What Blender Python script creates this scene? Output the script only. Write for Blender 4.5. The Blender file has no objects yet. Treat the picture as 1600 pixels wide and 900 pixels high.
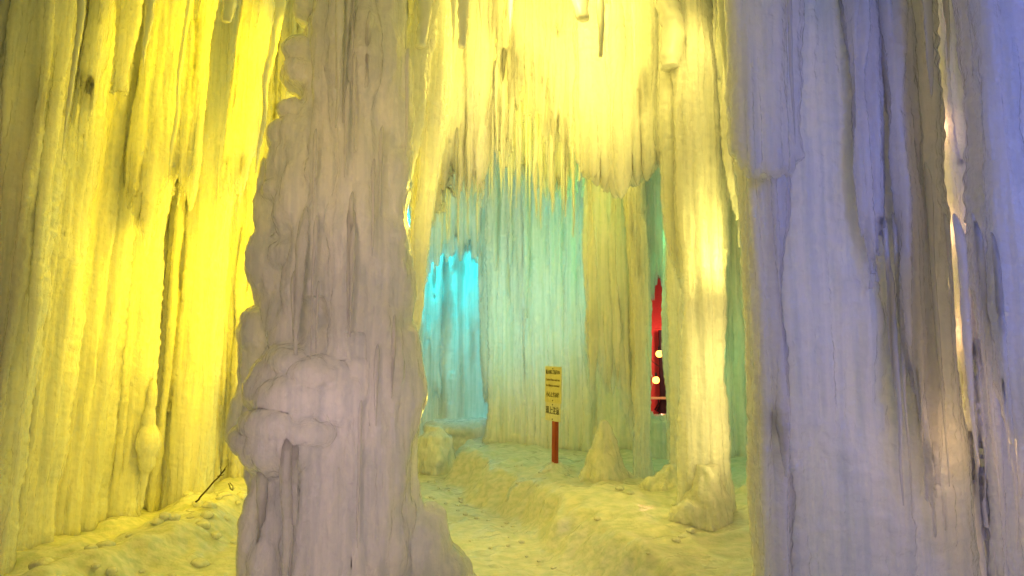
import bpy, math, random
import numpy as np
from mathutils import Vector, Matrix

S = bpy.context.scene
COL = S.collection
random.seed(11)
RNG = np.random.default_rng(5)

# ------------------------------------------------------------------ camera
F = 1067.0 / 1600.0           # focal length / image width
CAM_Z = 1.6
TILT = math.atan(110 / 1067.0)
cam_d = bpy.data.cameras.new('camera')
cam = bpy.data.objects.new('camera', cam_d)
COL.objects.link(cam)
cam_d.sensor_width = 36
cam_d.lens = 36 * F
cam_d.clip_start = 0.05
cam_d.clip_end = 400
cam.location = (0, 0, CAM_Z)
cam.rotation_euler = (math.pi / 2 + TILT, 0, 0)
S.camera = cam

# ------------------------------------------------------------------ world (late dusk, nearly dark)
w = bpy.data.worlds.new('World'); S.world = w
w.use_nodes = True
nt = w.node_tree
sky = nt.nodes.new('ShaderNodeTexSky')
sky.sky_type = 'NISHITA'; sky.sun_disc = False
sky.sun_elevation = math.radians(1.0); sky.sun_rotation = math.radians(180)
bg = nt.nodes['Background']
bg.inputs['Strength'].default_value = 0.05
nt.links.new(sky.outputs['Color'], bg.inputs['Color'])
sl = bpy.data.lights.new('sun', 'SUN'); sl.energy = 0.03; sl.angle = math.radians(3); sl.color = (1, .9, .8)
so = bpy.data.objects.new('sun', sl); COL.objects.link(so); so.rotation_euler = (math.radians(88), 0, 0)

S.view_settings.view_transform = 'Standard'
S.view_settings.look = 'None'
S.view_settings.exposure = .2
S.view_settings.gamma = 1
S.cycles.max_bounces = 10
S.cycles.diffuse_bounces = 6
S.cycles.glossy_bounces = 3
S.cycles.transmission_bounces = 6
S.cycles.caustics_reflective = False
S.cycles.caustics_refractive = False
S.cycles.sample_clamp_indirect = 6
S.cycles.use_denoising = True


def P(px, py, D):
    """photo pixel (1600x900) at forward distance D metres -> world point"""
    u = (px - 800) / 1067.0
    v = (450 - py) / 1067.0
    c, s = math.cos(TILT), math.sin(TILT)
    y = c - v * s
    z = s + v * c
    k = D / y
    return Vector((u * k, D, CAM_Z + z * k))


def lamp(name, loc, col, power, size=0.1, aim=None, cone=None, blend=.8):
    if cone:
        l = bpy.data.lights.new(name, 'SPOT'); l.spot_size = math.radians(cone); l.spot_blend = blend
        l.shadow_soft_size = size
    else:
        l = bpy.data.lights.new(name, 'POINT'); l.shadow_soft_size = size
    l.color = col; l.energy = power
    o = bpy.data.objects.new(name, l); COL.objects.link(o); o.location = loc
    if aim is not None:
        o.rotation_euler = (Vector(aim) - Vector(loc)).to_track_quat('-Z', 'Y').to_euler()
    return o


YEL = (1.0, .80, .0)
PALE = (1.0, .80, .16)
# coloured floodlights inferred from the glow on the ice, plus added fills as noted
lamp('yellow_light', P(455, 470, 6.7), (1, .66, 0), 115, .12, aim=(-3.6, 7.6, 2.0), cone=150, blend=.5)
lamp('yellow_light', P(432, 380, 7.6), (1, .68, 0), 26, .12)  # extra lamp added to light the wall and backlight the hanging sheet
lamp('yellow_light', P(470, 60, 6.2), (1, .68, 0), 130, .2, aim=(-3.2, 6.8, 4.0), cone=150, blend=.5)
lamp('yellow_light', (-3.4, 3.2, 3.4), (1, .66, .02), 9, .3, aim=(-3.6, 6.6, 2.4), cone=120, blend=.9)  # added fill, out of frame, lifting the shadows on the left wall
lamp('pale_light', P(1190, 400, 5.3), (1, .80, .14), 34, .15, aim=(1.4, 6.2, 3.0), cone=120, blend=.6)
lamp('pale_light', P(1195, 560, 5.2), (1, .78, .18), 11, .15, aim=(1.4, 6.0, 1.9), cone=120, blend=.6)  # added to carry the glow down the bright column
lamp('pale_light', P(1195, 690, 5.1), (1, .76, .20), 12, .15, aim=(1.3, 5.9, 1.2), cone=120, blend=.6)  # likewise added, for the lower part of that column
lamp('pale_light', P(760, 70, 7.6), (1, .74, .05), 250, .3, aim=(-.1, 5.8, 4.2), cone=115, blend=.6)
lamp('pale_light', P(1000, 70, 7.1), (1, .75, .09), 300, .3, aim=(1.0, 5.6, 4.0), cone=115, blend=.6)
lamp('pale_light', P(850, -90, 4.6), (1, .74, .13), 255, .3, aim=(.5, 6.4, 4.7), cone=100, blend=1)  # added fill above the frame, brightening the fronts of the central curtains
lamp('pale_light', P(640, 420, 4.95), (1, .72, .08), 60, .3, aim=(.3, 6.4, 5.6), cone=80, blend=.8)
lamp('yellow_light', P(725, 330, 5.35), (1, .72, .06), 16, .1, aim=P(600, 330, 4.6), cone=110, blend=.8)  # added rim lamp for the right edge of the front pillar
lamp('yellow_light', P(715, 640, 5.3), (1, .72, .10), 7, .1, aim=P(600, 640, 4.6), cone=110, blend=.8)  # lower rim lamp, also added for the pillar edge
lamp('pale_light', P(1120, -70, 4.9), (1, .76, .14), 40, .15, aim=(1.75, 6.0, 3.2), cone=110)  # added above the frame to brighten the centre
lamp('cyan_flood', P(615, 450, 8.0), (.0, .70, .78), 105, .15, aim=(.1, 10.6, 3.0), cone=100, blend=.7)
lamp('cyan_flood', P(610, 300, 11.6), (.0, .80, .84), 380, .15, aim=(-.6, 13, 2.8), cone=100)
lamp('green_fill', P(960, 340, 8.5), (.05, .90, .30), 15, .15)  # added green fill; the real green is only yellow and cyan mixing
lamp('yellow_light', P(870, 240, 8.3), (1, .85, .05), 4, .2, aim=(.35, 9.6, 1.6), cone=110)  # added to throw some yellow onto the green wall
lamp('green_fill', P(1180, 560, 7.4), (.10, .90, .35), 8, .15)  # second added green fill, for the gap before the grey slab
lamp('amber_light', P(1555, 700, 3.45), (1.0, .60, .28), 1.4, .1)  # small lamp added to lift the dark lower-right icicles
for amber_y in (40, 200, 360, 520, 680, 840):
    lamp('amber_light', P(1456, amber_y, 4.26), (1.0, .52, .26), 2.0 if amber_y < 600 else 1.0, .08)
lamp('lavender_flood', (-.9, .6, .9), (1.0, .68, .80), 98, .07, aim=(-1.05, 4.4, .8), cone=33, blend=1)
lamp('lavender_flood', (-.9, .6, 1.4), (1.0, .67, .68), 92, .07, aim=(-1.05, 4.4, 1.9), cone=33, blend=1)
lamp('lavender_flood', (-.9, .6, 1.9), (1.0, .67, .34), 150, .07, aim=(-.98, 4.4, 3.3), cone=36, blend=1)
lamp('warm_fill', (-.3, -.6, 2.2), (1.0, .80, .22), 42, .5, aim=(0, 5, 2.4), cone=110)  # added frontal fill behind the camera, not a lamp of the place
lamp('blue_flood', (2.4, .3, 3.0), (.10, .22, 1.0), 125, .1, aim=(2.6, 4.2, 2.3), cone=100, blend=1)
lamp('lavender_flood', (2.3, .6, .8), (.66, .60, 1.0), 30, .08, aim=(2.4, 4.5, 1.3), cone=80, blend=1)

# ------------------------------------------------------------------ noise
def vnoise(p, seed=0):
    """value noise in -1..1, p (n,3)"""
    i = np.floor(p).astype(np.int64)
    f = p - i
    f = f * f * (3 - 2 * f)
    def h(ix, iy, iz):
        n = (ix * 374761393 + iy * 668265263 + iz * 2147483647 + seed * 974634777) & 0xffffffff
        n = ((n ^ (n >> 13)) * 1274126177) & 0xffffffff
        n = (n ^ (n >> 16)) & 0xffffffff
        return n / 2147483647.5 - 1
    r = 0
    for dx in (0, 1):
        wx = f[:, 0] if dx else 1 - f[:, 0]
        for dy in (0, 1):
            wy = f[:, 1] if dy else 1 - f[:, 1]
            for dz in (0, 1):
                wz = f[:, 2] if dz else 1 - f[:, 2]
                r = r + wx * wy * wz * h(i[:, 0] + dx, i[:, 1] + dy, i[:, 2] + dz)
    return r


# ------------------------------------------------------------------ materials
def nodes(m):
    m.use_nodes = True
    return m.node_tree, m.node_tree.nodes['Principled BSDF']


def ice_material(name, c1, c2, radius=.12, rough=.28, streak=1.0, bump=.8, weight=1.0, coat=1.0):
    m = bpy.data.materials.new(name)
    nt, b = nodes(m)
    N = nt.nodes.new; L = nt.links.new
    tc = N('ShaderNodeTexCoord')
    mp = N('ShaderNodeMapping'); mp.inputs['Scale'].default_value = (1, 1, .035)
    L(tc.outputs['Object'], mp.inputs['Vector'])
    n1 = N('ShaderNodeTexNoise'); n1.inputs['Scale'].default_value = 22; n1.inputs['Detail'].default_value = 5
    L(mp.outputs[0], n1.inputs['Vector'])
    cr = N('ShaderNodeValToRGB')
    cr.color_ramp.elements[0].position = .36; cr.color_ramp.elements[0].color = (*c2, 1)
    cr.color_ramp.elements[1].position = .62; cr.color_ramp.elements[1].color = (*c1, 1)
    L(n1.outputs['Fac'], cr.inputs['Fac'])
    L(cr.outputs['Color'], b.inputs['Base Color'])
    b.inputs['Roughness'].default_value = rough
    b.inputs['IOR'].default_value = 1.31
    weight *= .95
    b.inputs['Coat Weight'].default_value = coat; b.inputs['Coat Roughness'].default_value = .09; b.inputs['Coat IOR'].default_value = 1.6
    b.inputs['Subsurface Weight'].default_value = weight
    b.inputs['Subsurface Radius'].default_value = (1.0, 1.0, 1.0)
    b.inputs['Subsurface Scale'].default_value = radius
    # roughness: glazed and frosted patches
    n3 = N('ShaderNodeTexNoise'); n3.inputs['Scale'].default_value = 3; n3.inputs['Detail'].default_value = 3
    L(tc.outputs['Object'], n3.inputs['Vector'])
    mr = N('ShaderNodeMapRange'); mr.inputs['From Min'].default_value = .35; mr.inputs['From Max'].default_value = .65
    mr.inputs['To Min'].default_value = rough * .5; mr.inputs['To Max'].default_value = rough * 1.7
    L(n3.outputs['Fac'], mr.inputs['Value']); L(mr.outputs[0], b.inputs['Roughness'])
    # bump: vertical runnels + small pits
    mp2 = N('ShaderNodeMapping'); mp2.inputs['Scale'].default_value = (1, 1, .08)
    L(tc.outputs['Object'], mp2.inputs['Vector'])
    n2 = N('ShaderNodeTexNoise'); n2.inputs['Scale'].default_value = 38; n2.inputs['Detail'].default_value = 4
    L(mp2.outputs[0], n2.inputs['Vector'])
    n4 = N('ShaderNodeTexNoise'); n4.inputs['Scale'].default_value = 28; n4.inputs['Detail'].default_value = 5
    L(tc.outputs['Object'], n4.inputs['Vector'])
    mx = N('ShaderNodeMath'); mx.operation = 'MULTIPLY_ADD'; mx.inputs[1].default_value = streak
    L(n2.outputs['Fac'], mx.inputs[0]); L(n4.outputs['Fac'], mx.inputs[2])
    bp = N('ShaderNodeBump'); bp.inputs['Strength'].default_value = bump; bp.inputs['Distance'].default_value = .015
    L(mx.outputs[0], bp.inputs['Height']); L(bp.outputs[0], b.inputs['Normal'])
    n5 = N('ShaderNodeTexNoise'); n5.inputs['Scale'].default_value = 60; n5.inputs['Detail'].default_value = 3
    L(tc.outputs['Object'], n5.inputs['Vector'])
    b2 = N('ShaderNodeBump'); b2.inputs['Strength'].default_value = .8; b2.inputs['Distance'].default_value = .012
    L(n5.outputs['Fac'], b2.inputs['Height']); L(bp.outputs[0], b2.inputs['Normal']); L(b2.outputs[0], b.inputs['Coat Normal'])
    return m


def plain(name, col, rough=.6, metal=0, emit=None, es=0):
    m = bpy.data.materials.new(name)
    nt, b = nodes(m)
    N = nt.nodes.new; L = nt.links.new
    n = N('ShaderNodeTexNoise'); n.inputs['Scale'].default_value = 25; n.inputs['Detail'].default_value = 4
    tc = N('ShaderNodeTexCoord'); L(tc.outputs['Object'], n.inputs['Vector'])
    cr = N('ShaderNodeValToRGB')
    cr.color_ramp.elements[0].color = (*[c * .75 for c in col], 1)
    cr.color_ramp.elements[1].color = (*[min(1, c * 1.15) for c in col], 1)
    L(n.outputs['Fac'], cr.inputs['Fac']); L(cr.outputs['Color'], b.inputs['Base Color'])
    b.inputs['Roughness'].default_value = rough
    b.inputs['Metallic'].default_value = metal
    if emit:
        b.inputs['Emission Color'].default_value = (*emit, 1)
        b.inputs['Emission Strength'].default_value = es
    return m


M_ICE = ice_material('clear_white_ice', (.96, .96, .96), (.77, .80, .83), .30)
M_FAR = ice_material('milky_ice', (.94, .94, .92), (.73, .79, .75), .28, .4, 1.2, .4)
M_SOFT = ice_material('bluish_clear_ice', (.96, .96, .97), (.80, .83, .88), .34, .22, .8, .7)
M_ICICLE = ice_material('glazed_ice', (.88, .89, .90), (.78, .81, .84), .06, .12, .6, .25)
M_ICICLE.node_tree.nodes['Principled BSDF'].inputs['Transmission Weight'].default_value = .12
M_ICICLE.node_tree.nodes['Principled BSDF'].inputs['Coat Weight'].default_value = 1
M_ICICLE.node_tree.nodes['Principled BSDF'].inputs['Coat Roughness'].default_value = .05
M_ICICLE.node_tree.nodes['Principled BSDF'].inputs['Coat IOR'].default_value = 1.8
M_SNOW = ice_material('trodden_snow', (.88, .88, .86), (.72, .76, .72), .08, .5, .4, .9)
M_GROUND = ice_material('icy_ground', (.84, .84, .80), (.62, .68, .60), .10, .38, .05, .7, .9, .4)
# ground is horizontal: isotropic mottling
for nd in M_GROUND.node_tree.nodes:
    if nd.type == 'MAPPING': nd.inputs['Scale'].default_value = (.4, .9, 1)
M_POST = plain('red_painted_wood', (.42, .075, .03), .55)
M_PANEL = plain('yellow_sign_board', (.84, .78, .38), .45)
M_PAPER = plain('pale_sign_board', (.86, .83, .58), .5)
M_BLACK = plain('black_lettering', (.02, .02, .02), .6)
M_OLIVE = plain('brown_lettering', (.20, .13, .03), .6)
M_WOOD = plain('dark_twig_bark', (.05, .025, .015), .8)
M_RED = plain('red_canvas', (.80, .10, .09), .7)
M_DARK = plain('dark_canvas', (.03, .012, .02), .8)
M_WIRE = plain('black_cable', (.02, .02, .02), .5)
M_BULB = plain('lit_bulb_glass', (1, .7, .35), .3, 0, (1, .36, .05), 6)


# ------------------------------------------------------------------ tagging
def tag(o, label=None, cat=None, group=None, kind=None):
    if label: o['label'] = label
    if cat: o['category'] = cat
    if group: o['group'] = group
    if kind: o['kind'] = kind
    return o


def empty(name, loc, label, cat, group=None):
    o = bpy.data.objects.new(name, None)
    COL.objects.link(o); o.location = loc; o.empty_display_size = .2
    return tag(o, label, cat, group)


def link(name, me, mat, parent=None, origin=None):
    """mesh in world coordinates -> object with its origin at `origin`"""
    if origin is None:
        origin = parent.matrix_world.translation if parent else Vector((0, 0, 0))
    o = bpy.data.objects.new(name, me)
    COL.objects.link(o)
    me.materials.clear(); me.materials.append(mat)
    base = Vector((0, 0, 0))
    if parent:
        base = Vector(parent.location)
        if parent.parent: base = base + Vector(parent.parent.location)
        o.parent = parent
    origin = Vector(origin)
    me.transform(Matrix.Translation(-origin))
    o.location = origin - base
    return o


# ------------------------------------------------------------------ mesh soup
class Soup:
    def __init__(s):
        s.v = []; s.f = []; s.n = 0

    def rings(s, rings):
        """rings: list of (k,3) arrays with the same k; closed by fans"""
        k = len(rings[0]); m = len(rings); b = s.n
        allv = np.vstack(rings)
        c0 = rings[0].mean(0); c1 = rings[-1].mean(0)
        s.v.append(np.vstack([allv, c0[None], c1[None]]))
        for i in range(m - 1):
            for j in range(k):
                a = b + i * k + j; c = b + i * k + (j + 1) % k
                s.f.append((a, c, c + k, a + k))
        i0 = b + m * k; i1 = i0 + 1
        for j in range(k):
            s.f.append((i0, b + (j + 1) % k, b + j))
            s.f.append((i1, b + (m - 1) * k + j, b + (m - 1) * k + (j + 1) % k))
        s.n += m * k + 2

    def tube(s, pts, rad, k=10, flat=1.0, rip=0.0, rp=.035, seed=None, up=False):
        """pts (m,3) mainly vertical, rad (m,)"""
        pts = np.asarray(pts, float); rad = np.asarray(rad, float)
        a = np.linspace(0, 2 * math.pi, k, endpoint=False)
        ph = random.random() * 6
        out = []
        if pts[0][2] > pts[-1][2]:
            pts = pts[::-1]; rad = rad[::-1]
        for i in range(len(pts)):
            r = rad[i] * (1 + rip * math.sin(pts[i][2] / rp * 2 * math.pi / 1.0 + ph) + rip * .6 * random.uniform(-1, 1))
            r = max(r, .0008)
            out.append(np.stack([pts[i][0] + r * np.cos(a), pts[i][1] + r * flat * np.sin(a), np.full(k, pts[i][2])], 1))
        s.rings(out)

    def blob(s, c, rx, ry, rz, k=20, m=12):
        a = np.linspace(0, 2 * math.pi, k, endpoint=False)
        out = []
        for i in range(1, m):
            t = -math.pi / 2 + math.pi * i / m
            r = math.cos(t)
            out.append(np.stack([c[0] + rx * r * np.cos(a), c[1] + ry * r * np.sin(a), np.full(k, c[2] + rz * math.sin(t))], 1))
        s.rings(out)

    def mesh(s, name):
        me = bpy.data.meshes.new(name)
        me.from_pydata(np.vstack(s.v).tolist(), [], s.f)
        me.update()
        return me


def smooth_shade(me):
    me.polygons.foreach_set('use_smooth', [True] * len(me.polygons)); me.update()


def drop_cavities(me):
    """voxel fusing can leave closed hollows inside the ice: delete those inward-facing shells"""
    n = len(me.vertices); ne = len(me.edges)
    e = np.empty(ne * 2, np.int32); me.edges.foreach_get('vertices', e); e = e.reshape(-1, 2)
    lab = np.arange(n)
    for _ in range(400):
        m = np.minimum(lab[e[:, 0]], lab[e[:, 1]])
        new = lab.copy()
        np.minimum.at(new, lab[e[:, 0]], m); np.minimum.at(new, lab[e[:, 1]], m)
        new = new[new]
        new = new[new]
        if (new == lab).all(): break
        lab = new
    co = np.empty(n * 3, np.float32); me.vertices.foreach_get('co', co); co = co.reshape(-1, 3).astype(float)
    me.calc_loop_triangles()
    t = np.empty(len(me.loop_triangles) * 3, np.int32); me.loop_triangles.foreach_get('vertices', t); t = t.reshape(-1, 3)
    co -= co.mean(0)
    v = np.einsum('ij,ij->i', co[t[:, 0]], np.cross(co[t[:, 1]], co[t[:, 2]])) / 6
    vol = np.zeros(n); np.add.at(vol, lab[t[:, 0]], v)
    bad = np.flatnonzero(vol[lab] <= 2e-6)
    if len(bad):
        import bmesh
        bm = bmesh.new(); bm.from_mesh(me); bm.verts.ensure_lookup_table()
        bmesh.ops.delete(bm, geom=[bm.verts[int(i)] for i in bad], context='VERTS')
        bm.to_mesh(me); bm.free()
    return len(bad)


def fuse(soup, name, voxel, smooth=3, disp=(), seed=0):
    """voxel-fuse the soup, melt it a little, roughen it"""
    me = soup.mesh(name)
    o = bpy.data.objects.new('tmp', me); COL.objects.link(o)
    r = o.modifiers.new('r', 'REMESH'); r.mode = 'VOXEL'; r.voxel_size = voxel; r.use_smooth_shade = True
    if smooth:
        sm = o.modifiers.new('s', 'SMOOTH'); sm.factor = .5; sm.iterations = smooth
    dg = bpy.context.evaluated_depsgraph_get()
    out = bpy.data.meshes.new_from_object(o.evaluated_get(dg))
    bpy.data.objects.remove(o); bpy.data.meshes.remove(me)
    out.name = name
    nb = drop_cavities(out)
    n = len(out.vertices)
    co = np.empty(n * 3, np.float32); out.vertices.foreach_get('co', co)
    no = np.empty(n * 3, np.float32); out.vertices.foreach_get('normal', no)
    co = co.reshape(-1, 3).astype(float); no = no.reshape(-1, 3)
    d = np.zeros(n)
    for j, (sx, sz, amp) in enumerate(disp):
        p = co / np.array([sx, sx, sz])
        d += amp * vnoise(p + seed * 7.3, j + seed)
    co += no * d[:, None]
    out.vertices.foreach_set('co', co.astype(np.float32).ravel())
    smooth_shade(out)
    return out


DISP = [(.25, .8, .025), (.09, .30, .010), (.04, .035, .005), (.022, .7, .006)]
DISP_FINE = [(.2, .6, .018), (.06, .16, .006), (.03, .026, .003), (.016, .6, .004)]


def ceil_z(D):
    return 2.4 + .57 * D


def interp(poly, x):
    xs = [p[0] for p in poly]; ys = [p[1] for p in poly]
    return float(np.interp(x, xs, ys))


# ground height, metres (path level 0, banks raised)
BANK = [(2, 1.10), (4.2, 1.0), (4.8, .72), (5.3, .48), (5.8, .34), (6.3, .12), (6.9, -.02), (7.6, -.30), (8.2, -.62), (9.2, -.92), (10.2, -.95), (16, -.7)]  # (Y, X of the bank's foot)
LEFT = [(2, -3.3), (4.4, -2.75), (5.0, -2.55), (5.6, -2.45), (6.5, -2.5), (8, -2.75), (9, -3.0), (16, -3.2)]      # foot of the left ridge


def ground_z(x, y):
    x = np.asarray(x, float); y = np.asarray(y, float)
    bx = np.interp(y, [b[0] for b in BANK], [b[1] for b in BANK])
    lx = np.interp(y, [b[0] for b in LEFT], [b[1] for b in LEFT])
    p = np.stack([x, y, np.zeros_like(x)], 1)
    wob = .10 * vnoise(p / .35, 3) + .04 * vnoise(p / .12, 4)
    t = np.clip((x - bx + wob) / .38, 0, 1); t = t * t * (3 - 2 * t)
    hr = .36 * np.interp(y, [3, 5, 6, 8, 16], [.55, .75, .95, 1.0, 1.0])
    z = t * (hr + .05 * vnoise(p / .5, 5) + .025 * vnoise(p / .13, 6))
    t2 = np.clip((lx - x + wob) / .40, 0, 1); t2 = t2 * t2 * (3 - 2 * t2)
    t3 = np.clip((lx - .55 - x) / .5, 0, 1); t3 = t3 * t3 * (3 - 2 * t3)
    z = z + t2 * (.19 + .06 * vnoise(p / .22, 8)) - t3 * .14
    path = np.clip(1 - t - t2, 0, 1)
    z = z + .025 * vnoise(p / .4, 1) - .035 * np.clip(vnoise(p / .19, 2) - .15, 0, 1) * (.4 + path) + .010 * vnoise(p / .07, 9)
    z = z + .05 * t * np.clip(vnoise(p / .22, 14), 0, 1) ** 2
    z = z + (t * (1 - t) + t2 * (1 - t2)) * .08 * vnoise(p / .09, 12) + (t * (1 - t)) * .12 * vnoise(p / .22, 15)
    return z


def gz(x, y):
    return float(ground_z(np.array([x]), np.array([y]))[0])


# ------------------------------------------------------------------ ground
def axis(lo, a, b, hi, fine, coarse):
    x = list(np.arange(a, b + 1e-6, fine))
    s = fine; v = a; left = []
    while v > lo:
        s = min(s * 1.35, coarse); v -= s; left.append(v)
    s = fine; v = x[-1]; right = []
    while v < hi:
        s = min(s * 1.35, coarse); v += s; right.append(v)
    return np.array(left[::-1] + x + right)


gx = axis(-150, -4.5, 4.0, 150, .03, 12)
gy = axis(-60, 3.0, 12.5, 220, .03, 12)
X, Y = np.meshgrid(gx, gy)
Z = ground_z(X.ravel(), Y.ravel())
far = np.clip((np.hypot(X.ravel(), Y.ravel() - 6) - 12) / 20, 0, 1)
Z = Z * (1 - far)
me = bpy.data.meshes.new('ground')
nx = len(gx); ny = len(gy)
idx = np.arange(nx * ny).reshape(ny, nx)
quads = np.stack([idx[:-1, :-1], idx[:-1, 1:], idx[1:, 1:], idx[1:, :-1]], -1).reshape(-1, 4)
me.from_pydata(np.stack([X.ravel(), Y.ravel(), Z], 1).tolist(), [], quads.tolist())
smooth_shade(me)
tag(link('ground', me, M_GROUND), kind='structure')

# ice roof over the grotto: sloping, lumpy slab
def roof():
    xs = np.arange(-8, 8.01, .2); ys = np.arange(2.6, 15.01, .2)
    X, Y = np.meshgrid(xs, ys); x = X.ravel(); y = Y.ravel()
    p = np.stack([x, y, 0 * x], 1)
    lo = ceil_z(y) - .25 + .22 * vnoise(p / .8, 21) + .08 * vnoise(p / .25, 22)
    hi = ceil_z(y) + .35 + .15 * vnoise(p / .9, 23)
    n = len(x); ny, nx = X.shape
    idx = np.arange(n).reshape(ny, nx)
    q = np.stack([idx[:-1, :-1], idx[:-1, 1:], idx[1:, 1:], idx[1:, :-1]], -1).reshape(-1, 4)
    faces = [tuple(f[::-1]) for f in q.tolist()] + [tuple(v + n for v in f) for f in q.tolist()]
    loop = list(idx[0, :]) + list(idx[1:, -1]) + list(idx[-1, -2::-1]) + list(idx[-2:0:-1, 0])
    for i in range(len(loop)):
        a = int(loop[i]); b = int(loop[(i + 1) % len(loop)])
        faces.append((a, b, b + n, a + n))
    me = bpy.data.meshes.new('ice_roof')
    me.from_pydata(np.vstack([np.stack([x, y, lo], 1), np.stack([x, y, hi], 1)]).tolist(), [], faces)
    smooth_shade(me)
    tag(link('ice_roof', me, M_FAR), kind='structure')
roof()


# ------------------------------------------------------------------ ice formations
def strand(soup, x, y, ztop, zbot, r, hang=True, lean=0, taper=.5, wander=.03, k=10, flat=1.0, rip=.05, dz=.05, flare=0, root=0):
    m = max(4, int((ztop - zbot) / dz))
    z = np.linspace(zbot, ztop, m)
    ph = random.random() * 50
    q = np.stack([np.full(m, ph), np.zeros(m), z / .9], 1)
    wx = vnoise(q, 31) * wander + vnoise(q * 2.7, 33) * wander * .4
    wy = vnoise(q + 9.1, 32) * wander
    rr = r * (1 + .22 * vnoise(q * 1.7 + 3.3, 34) + .12 * vnoise(q * 5 + 1, 35))
    if hang:
        t = np.clip((z - zbot) / taper, 0, 1)
        rr = rr * (.12 + .88 * t ** .65)
    elif flare:
        t = np.clip((z - zbot) / .5, 0, 1)
        rr = rr * (1 + flare * (1 - t) ** 2)
    if root:
        t = np.clip((ztop - z) / (root * r), 0, 1)
        rr = rr * np.sqrt(np.clip(1 - (1 - t) ** 2, .001, 1)); wy = wy + root * .16 * r * (1 - t) ** 2
    pts = np.stack([x + wx + lean * (z - zbot), y + wy, z], 1)
    soup.tube(pts, rr, k=k, flat=flat, rip=rip)


def curtain(name, label, cat, left, right, bottom, n, rad, thick=.15, mat=None, voxel=None, top=None, lean=0.0,
            jitter=.3, taper=.5, floor=False, group=None, smooth=1, disp=None, flare=.5, hang_mix=0.0, seed=1, flat=1.0, loosep=.22):
    """A fused row of icicles. left/right = (px, D) at the bottom line, bottom = [(px,py)...] or floor=True,
    top = None (roof) or [(px,py)...]"""
    random.seed(seed)
    s = Soup()
    mat = mat or M_ICE
    Dm = (left[1] + right[1]) / 2
    voxel = (voxel * .8 if voxel else max(.007, .0016 * Dm))
    nf = int(n * 3.4)
    for i in range(nf + n):
        back = i >= nf
        t = ((i - nf if back else i) + random.uniform(.15, .85)) / (n if back else nf)
        px = left[0] + (right[0] - left[0]) * t
        D = left[1] + (right[1] - left[1]) * t
        if back:
            D += thick * random.uniform(.0, .35) + .02
            r = random.uniform(*rad) * 1.1
        else:
            D -= thick * random.uniform(-.1, .32)
            r = random.uniform(rad[0] * .22, rad[1] * .42) * (1.5 if random.random() < .12 else 1)
        loose = (not back) and floor and random.random() < loosep
        isf = floor and not loose and random.random() >= hang_mix
        if isf:
            p = P(px, 640, D)
            zb = gz(p.x, D) - .12
            x0 = p.x - lean * (p.z - zb)
        else:
            py = interp(bottom, px) if bottom else 300
            p = P(px, py, D)
            zb = p.z + abs(random.gauss(0, 1)) * jitter * .5 + (.05 + jitter * .3 if back else 0)
            if floor: zb += random.uniform(.2, 1.6)
            if loose:
                zb = gz(p.x, D) + random.uniform(.5, 3.6); D -= thick * .3; r *= .7
            x0 = p.x
        if top:
            zt = P(px, interp(top, px), D).z
        else:
            zt = ceil_z(D) + .05
        strand(s, x0, D, zt, zb, r, hang=not isf, lean=lean, taper=taper * random.uniform(.5, 1.3), flare=flare, flat=flat)
    me = fuse(s, name, voxel, smooth, disp if disp is not None else DISP, seed)
    mid = P((left[0] + right[0]) / 2, 600, Dm)
    o = link(name, me, mat, None, (mid.x, Dm, gz(mid.x, Dm) if floor else ceil_z(Dm)))
    return tag(o, label, cat, group)


def icicle(label, px, D, py0, py1, wpx, lean=0, group=None, parent=None, mat=None, seed=0, name='icicle', k=12, blunt=.1, top_z=None):
    """single hanging icicle; py0 top (None = the roof), py1 tip, wpx = width in photo pixels at its top"""
    random.seed(seed * 13 + int(px))
    tip = P(px, py1, D)
    zt = top_z if top_z else (ceil_z(D) + .03 if py0 is None else P(px, py0, D).z)
    ztv = min(zt, P(px, 0 if py0 is None else py0, D).z)
    L = ztv - tip.z
    m = max(8, int((zt - tip.z) / .012))
    z = np.linspace(tip.z, zt, m)
    r0 = wpx / 2 / 1067 * D
    t = np.clip((z - tip.z) / L, 0, 4)
    rr = r0 * (blunt + (1 - blunt) * np.clip(t, 0, 1) ** .75) * (1 + .10 * np.clip(t - 1, 0, 5))
    q = np.stack([np.full(m, random.random() * 99), z * 0, z / .12], 1)
    rr = rr * (1 + .10 * vnoise(q, 41) + .07 * np.sin(z / .021 + vnoise(q * .4, 42) * 3))
    if py0 is not None:
        tt = np.clip((zt - z) / (9 * r0), 0, 1)
        rr = rr * np.sqrt(np.clip(1 - (1 - tt) ** 2, .001, 1))
    wx = vnoise(q * .35, 43) * r0 * .5
    pts = np.stack([tip.x + wx + lean * (z - tip.z), D + vnoise(q * .35 + 5, 44) * r0 * .5 + (0 if py0 is None else 1.6 * r0 * (1 - tt) ** 2), z], 1)
    s = Soup()
    a = np.linspace(0, 2 * math.pi, k, endpoint=False)
    rings = []
    for i in range(m):
        wob = 1 + .10 * np.sin(a * 2 + z[i] * 9) + .05 * np.sin(a * 5 - z[i] * 30)
        rings.append(np.stack([pts[i, 0] + rr[i] * np.cos(a) * wob, pts[i, 1] + rr[i] * np.sin(a) * wob, np.full(k, z[i])], 1))
    s.rings(rings)
    me = s.mesh(name); smooth_shade(me)
    o = link(name, me, mat or M_ICICLE, parent, (pts[-1][0], D, zt))
    if not parent: tag(o, label, 'icicle', group)
    return o


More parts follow.
